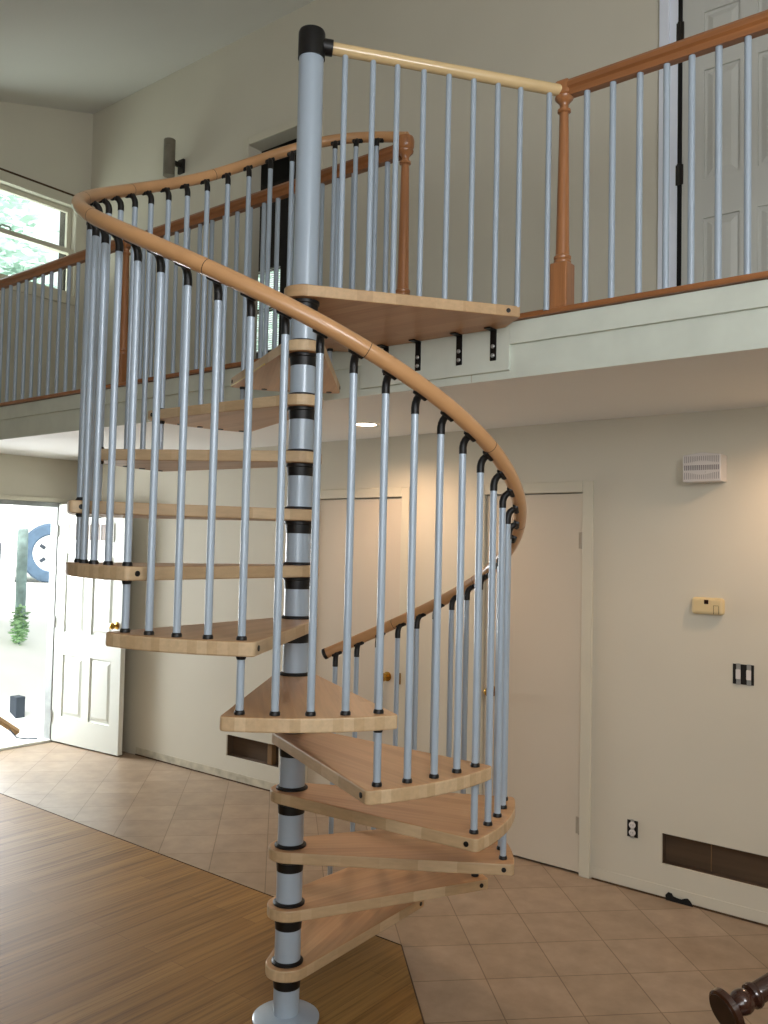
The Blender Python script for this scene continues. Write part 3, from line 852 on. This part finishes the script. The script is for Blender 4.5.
# ------------------------------------------------------------------ dark turned armchair, only one arm end in view
Cc = Vector((1.706, -0.532, 0.820))
ax = Vector((0.503, 0.81, 0.29)).normalized()
AC = empty('armchair', (1.95, -0.2, 0.0)); tag(AC, 'dark turned mahogany chair arm with round end, bottom right corner', 'chair')
rotm = Vector((0, 0, 1)).rotation_difference(ax).to_matrix().to_4x4() @ Matrix.Scale(0.8, 4)
def put(o): into(o, AC); return o
prof = [(0.046, -0.010), (0.052, -0.006), (0.053, 0.008), (0.046, 0.013), (0.022, 0.017), (0.017, 0.022), (0.022, 0.028), (0.029, 0.040), (0.031, 0.051), (0.029, 0.062), (0.023, 0.073), (0.022, 0.076), (0.030, 0.079), (0.032, 0.085), (0.030, 0.094),
        (0.025, 0.097), (0.026, 0.102), (0.027, 0.20), (0.029, 0.30), (0.026, 0.40), (0.02, 0.46)]
arm = put(MB().lathe(prof, 32, Cc, rotm).build('turned_arm', M['chair']))
f_ = MB().lathe([(0.0445, -0.0115), (0.0445, -0.0095)], 32, Cc, rotm).build('end_face', M['chair_face']); put(f_)
end = Cc + ax * 0.36
base0 = Cc + Vector((0.02, 0.02, -0.03))
put(MB().lathe([(0.016, 0.0), (0.022, 0.10), (0.028, 0.3), (0.018, 0.40), (0.030, 0.46), (0.018, 0.52), (0.024, base0.z - 0.04), (0.02, base0.z)], 24, (base0.x, base0.y, 0)).build('front_leg', M['chair']))
put(MB().lathe([(0.018, 0.0), (0.026, 0.3), (0.022, 0.6), (0.026, 1.0), (0.020, 1.15)], 24, (end.x, end.y, 0)).build('back_leg', M['chair']))
sd = Vector((0.81, -0.503, 0)) * 0.5
put(MB().lathe([(0.016, 0.0), (0.022, 0.10), (0.028, 0.3), (0.018, 0.44)], 24, (base0.x + sd.x, base0.y + sd.y, 0)).build('front_leg', M['chair']))
put(MB().lathe([(0.018, 0.0), (0.026, 0.3), (0.022, 0.6), (0.026, 1.0), (0.020, 1.15)], 24, (end.x + sd.x, end.y + sd.y, 0)).build('back_leg', M['chair']))
seat_poly = [(base0.x - 0.02, base0.y - 0.02), (base0.x + sd.x + 0.02, base0.y + sd.y - 0.02), (end.x + sd.x, end.y + sd.y), (end.x, end.y)]
put(MB().prism(seat_poly, 0.43, 0.47).build('seat', M['chair'], bevel=0.01))
put(MB().tube([(end.x, end.y, 1.05), (end.x + sd.x, end.y + sd.y, 1.05)], 0.03, 12).build('back_rail', M['chair']))

# ------------------------------------------------------------------ outside the front door
def gz(x): return -0.04 if x > -5.2 else -0.04 + (-5.2 - x) * 0.40 if x > -8.2 else 1.16
mb = MB()
xs_ = [XL - 0.09, -5.2, -8.2, -30]
for x in xs_: mb.v += [(x, -14, gz(x)), (x, 16, gz(x))]
for i in range(3): mb.face([2 * i + 1, 2 * i, 2 * i + 2, 2 * i + 3])
struct(mb.build('ground', M['concrete']))

# white car on the drive above
fwd = Vector((0.5, 0.866, 0))       # towards image right
CARX = Vector((-8.2, 3.88, 1.155))
CR = empty('car', CARX, (0, 0, atan2(fwd.y, fwd.x))); tag(CR, 'white car with alloy wheel parked outside the open front door', 'car')
# local x along the car (right = +x), local -y faces the camera; wheel at x = 0
side = [(-3.6, -0.08), (-0.44, -0.08), (-0.47, 0.42), (-0.40, 0.64), (-0.22, 0.80), (0.0, 0.86), (0.22, 0.80), (0.40, 0.64), (0.47, 0.42), (0.44, -0.06), (0.95, -0.02), (1.0, 0.60), (0.95, 0.98), (0.2, 1.10), (-0.55, 1.14), (-1.2, 1.72), (-3.2, 1.76), (-3.75, 1.2), (-3.8, 0.6)]
mb = MB(); n = len(side)
mb.v += [(x, 0.0, z) for x, z in side] + [(x, 1.75, z) for x, z in side]
mb.face(range(n)); mb.face([n + i for i in reversed(range(n))])
for i in range(n): mb.face([i, n + i, n + (i + 1) % n, (i + 1) % n])
mb.build('body', M['car'], CR, bevel=0.03, bseg=2)
MB().prism([(-2.2, 1.20), (-0.75, 1.20), (-1.25, 1.62), (-2.2, 1.64)], -0.012, 0.004).build('side_window', M['dark_trim'], CR, rot=(pi / 2, 0, 0))
MB().box((-2.6, -0.06, 0.27), (-0.62, 0.06, 0.53)).build('running_board', M['dark_trim'], CR, bevel=0.02)
rx = Matrix.Rotation(pi / 2, 4, 'X')
for wx in (0.0, -2.85):
    wh = MB().lathe([(0.26, -0.12), (0.37, -0.11), (0.395, -0.06), (0.395, 0.06), (0.37, 0.10), (0.255, 0.115), (0.235, 0.09)], 40, (wx, 0.10, 0.395), rx).build('wheel', M['tyre'], CR)
    MB().lathe([(0.235, 0.0), (0.24, 0.098), (0.20, 0.104), (0.09, 0.090), (0.06, 0.108), (0.03, 0.112)], 32, (wx, 0.10, 0.395), rx).build('hub_cap', M['hub'], wh)
    for i in range(5):
        a = 2 * pi * i / 5 + 0.3
        MB().box((-0.022, -0.1105, 0.11), (0.022, -0.10, 0.185), 0, Matrix.Translation((wx, 0.10, 0.395)) @ Matrix.Rotation(a, 4, 'Y')).build('hub_slot', M['dark_trim'], wh)

# post and shrub on the bank, put in for a storm-door pane reflecting plants
PO = MB().lathe([(0.058, 0), (0.056, 1.15), (0.050, 1.18)], 16, (-7.0, 2.80, gz(-7.0) - 0.02)).build('pane_stand_in_post', M['bark'])
tag(PO, 'grey-green post standing in for a storm-door pane outside the open front door, in front of the car', 'post')
def leafy(name, c, rad, n, size, mat, seed, flat=1.0):
    rnd = random.Random(seed); mb = MB()
    for _ in range(n):
        v = Vector((rnd.gauss(0, 1), rnd.gauss(0, 1), rnd.gauss(0, 1))).normalized() * (rnd.random() ** 0.4)
        p = Vector((c[0] + v.x * rad[0], c[1] + v.y * rad[1], c[2] + v.z * rad[2]))
        e = Matrix.Rotation(rnd.random() * 6.28, 4, 'Z') @ Matrix.Rotation(rnd.random() * 3.1, 4, 'X')
        s = size * (0.6 + 0.8 * rnd.random())
        k = len(mb.v)
        for q in ((-s, 0, 0), (0, -s * 0.4, 0.1 * s), (s, 0, 0), (0, s * 0.4, 0.1 * s)):
            w_ = e @ Vector(q); mb.v.append((p.x + w_.x, p.y + w_.y, p.z + w_.z))
        mb.face([k, k + 1, k + 2, k + 3])
    return mb.build(name, mat)
SH = empty('shrub', (-6.75, 2.66, gz(-6.75))); tag(SH, 'small bright green shrub at the foot of the post outside the door', 'shrub')
fo = leafy('foliage', (-6.75, 2.66, gz(-6.75) + 0.20), (0.10, 0.10, 0.24), 260, 0.035, M['leaf'], 3); into(fo, SH)
into(MB().lathe([(0.012, 0), (0.008, 0.3)], 8, (-6.75, 2.66, gz(-6.75))).build('stem', M['bark']), SH)
# trees seen through the upstairs window
tl = ['pale leafy tree seen through the upper window, nearest', 'pale leafy tree behind the first, filling the upper window left', 'tall pale tree at the right of the upper window view']
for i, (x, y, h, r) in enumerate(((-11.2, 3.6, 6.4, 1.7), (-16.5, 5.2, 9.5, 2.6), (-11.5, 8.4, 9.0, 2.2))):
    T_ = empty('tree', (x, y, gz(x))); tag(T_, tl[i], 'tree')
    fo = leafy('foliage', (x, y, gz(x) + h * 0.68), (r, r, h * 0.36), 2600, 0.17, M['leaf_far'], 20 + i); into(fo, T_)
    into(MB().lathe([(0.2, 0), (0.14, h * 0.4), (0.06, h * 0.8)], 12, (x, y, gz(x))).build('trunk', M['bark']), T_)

# odds and ends at the doorstep
SB = empty('step_stool', (-5.02, 1.36, -0.04)); tag(SB, 'small brown-topped stool just outside the front doorway, at left photo edge', 'stool')
MB().box((-0.14, -0.10, 0.40), (0.14, 0.10, 0.425)).build('seat', M['oak'], SB, bevel=0.004)
for sx in (-1, 1):
    for sy in (-1, 1):
        MB().lathe([(0.016, 0), (0.014, 0.40)], 12, (sx * 0.11, sy * 0.075, 0)).build('leg', M['steel'], SB)
PL = MB().tube([(-4.80, 1.34, 0.27), (-4.80, 1.60, 0.075)], 0.028, 4).build('wooden_plank', M['stud_light']); tag(PL, 'pale wooden stick leaning at the front door threshold', 'plank')
CD = MB().tube([(-4.76, 1.50, 0.12), (-4.74, 1.56, 0.045), (-4.70, 1.63, 0.030), (-4.66, 1.70, 0.028)], 0.006, 8).build('cord', M['dark_trim']); tag(CD, 'thin dark cord lying on the front door threshold', 'cord')
BL = bx((-5.56, 1.93, -0.05), (-5.44, 2.02, 0.25)).build('paving_block', M['dark_trim'], bevel=0.005); tag(BL, 'grey block standing on the porch outside the front door', 'block')

# labels for parts that look different from the rest of their thing
for o in bpy.data.objects:
    st = o.name.split('.')[0]
    if o.parent is None or 'label' in o: continue
    if st == 'knob': o['label'] = 'round brass knob'
    elif st == 'edge_strip': o['label'] = 'thin yellow strip under the edge of the top tread'
    elif st == 'landing_handrail': o['label'] = 'pale straight handrail from pole cap to newel'
    elif st == 'handrail' and o.parent == ST: o['label'] = 'curved beech handrail with dark joints'
    elif st == 'pole_cap': o['label'] = 'black cap on top of the pole'
    elif st == 'landing': o['label'] = 'five-sided beech landing platform bolted to the balcony edge'

# ------------------------------------------------------------------ light
world = bpy.data.worlds.new('sky'); scene.world = world; world.use_nodes = True
nt = world.node_tree
bg = nt.nodes['Background']; bg.inputs['Color'].default_value = (0.93, 0.98, 1.0, 1); bg.inputs['Strength'].default_value = 1.6

def area(name, loc, target, size, energy, color, sy=None):
    l = bpy.data.lights.new(name, 'AREA'); l.energy = energy; l.color = color
    l.shape = 'RECTANGLE'; l.size = size; l.size_y = sy or size
    o = bpy.data.objects.new(name, l); COL.objects.link(o); o.location = loc
    o.rotation_euler = (Vector(target) - Vector(loc)).to_track_quat('-Z', 'Y').to_euler()
    return o
sun = bpy.data.lights.new('sun', 'SUN'); sun.energy = 10.0; sun.angle = radians(2); sun.color = (1, 0.97, 0.92)
so = bpy.data.objects.new('sun', sun); COL.objects.link(so); so.rotation_euler = Vector((-0.45, 0.35, -0.82)).to_track_quat('-Z', 'Y').to_euler()
area('window_light_behind', (1.6, -6.0, 1.7), (-0.6, 1.0, 2.3), 4.2, 42, (0.97, 0.99, 1.0), 2.2)
nl = area('stair_key_light', (3.3, -3.9, 2.3), (-0.2, 0.0, 2.3), 1.4, 17, (0.95, 0.98, 1.0), 1.6)  # added key lamp in mid-room, brightens the stairs, no window there
nl.data.spread = radians(110)
area('window_light_right', (4.2, -2.2, 3.2), (-0.5, 1.8, 4.0), 1.6, 106, (0.96, 0.97, 1.0), 1.4)
area('doorway_daylight', (-5.3, 1.28, 1.35), (-3.3, 1.15, 0.35), 0.8, 100, (0.93, 0.97, 1.0), 1.4)
area('window_daylight', (-5.0, 1.2, 3.7), (-3.2, 0.2, 5.0), 1.0, 16, (0.93, 1.0, 0.98), 0.6)

# ------------------------------------------------------------------ camera
yaw, pit, rol, F = 0.6691, 0.0406, 0.0201, 862.71
Fv = Vector((-sin(yaw) * cos(pit), cos(yaw) * cos(pit), sin(pit)))
Rv = Vector((cos(yaw), sin(yaw), 0)); Uv = Rv.cross(Fv)
R2 = Rv * cos(rol) + Uv * sin(rol); U2 = -Rv * sin(rol) + Uv * cos(rol)
cam = bpy.data.cameras.new('camera'); co = bpy.data.objects.new('camera', cam); COL.objects.link(co)
m4 = Matrix((R2, U2, -Fv)).transposed().to_4x4(); m4.translation = Vector((2.2385, -2.3215, 1.7182))
co.matrix_world = m4
cam.sensor_fit = 'VERTICAL'; cam.sensor_height = 36.0; cam.sensor_width = 27.0; cam.lens = F * 36.0 / 1024.0
cam.clip_start = 0.05
scene.camera = co
scene.view_settings.view_transform = 'Standard'
scene.view_settings.look = 'None'
scene.view_settings.exposure = 0.0
scene.cycles.use_denoising = True
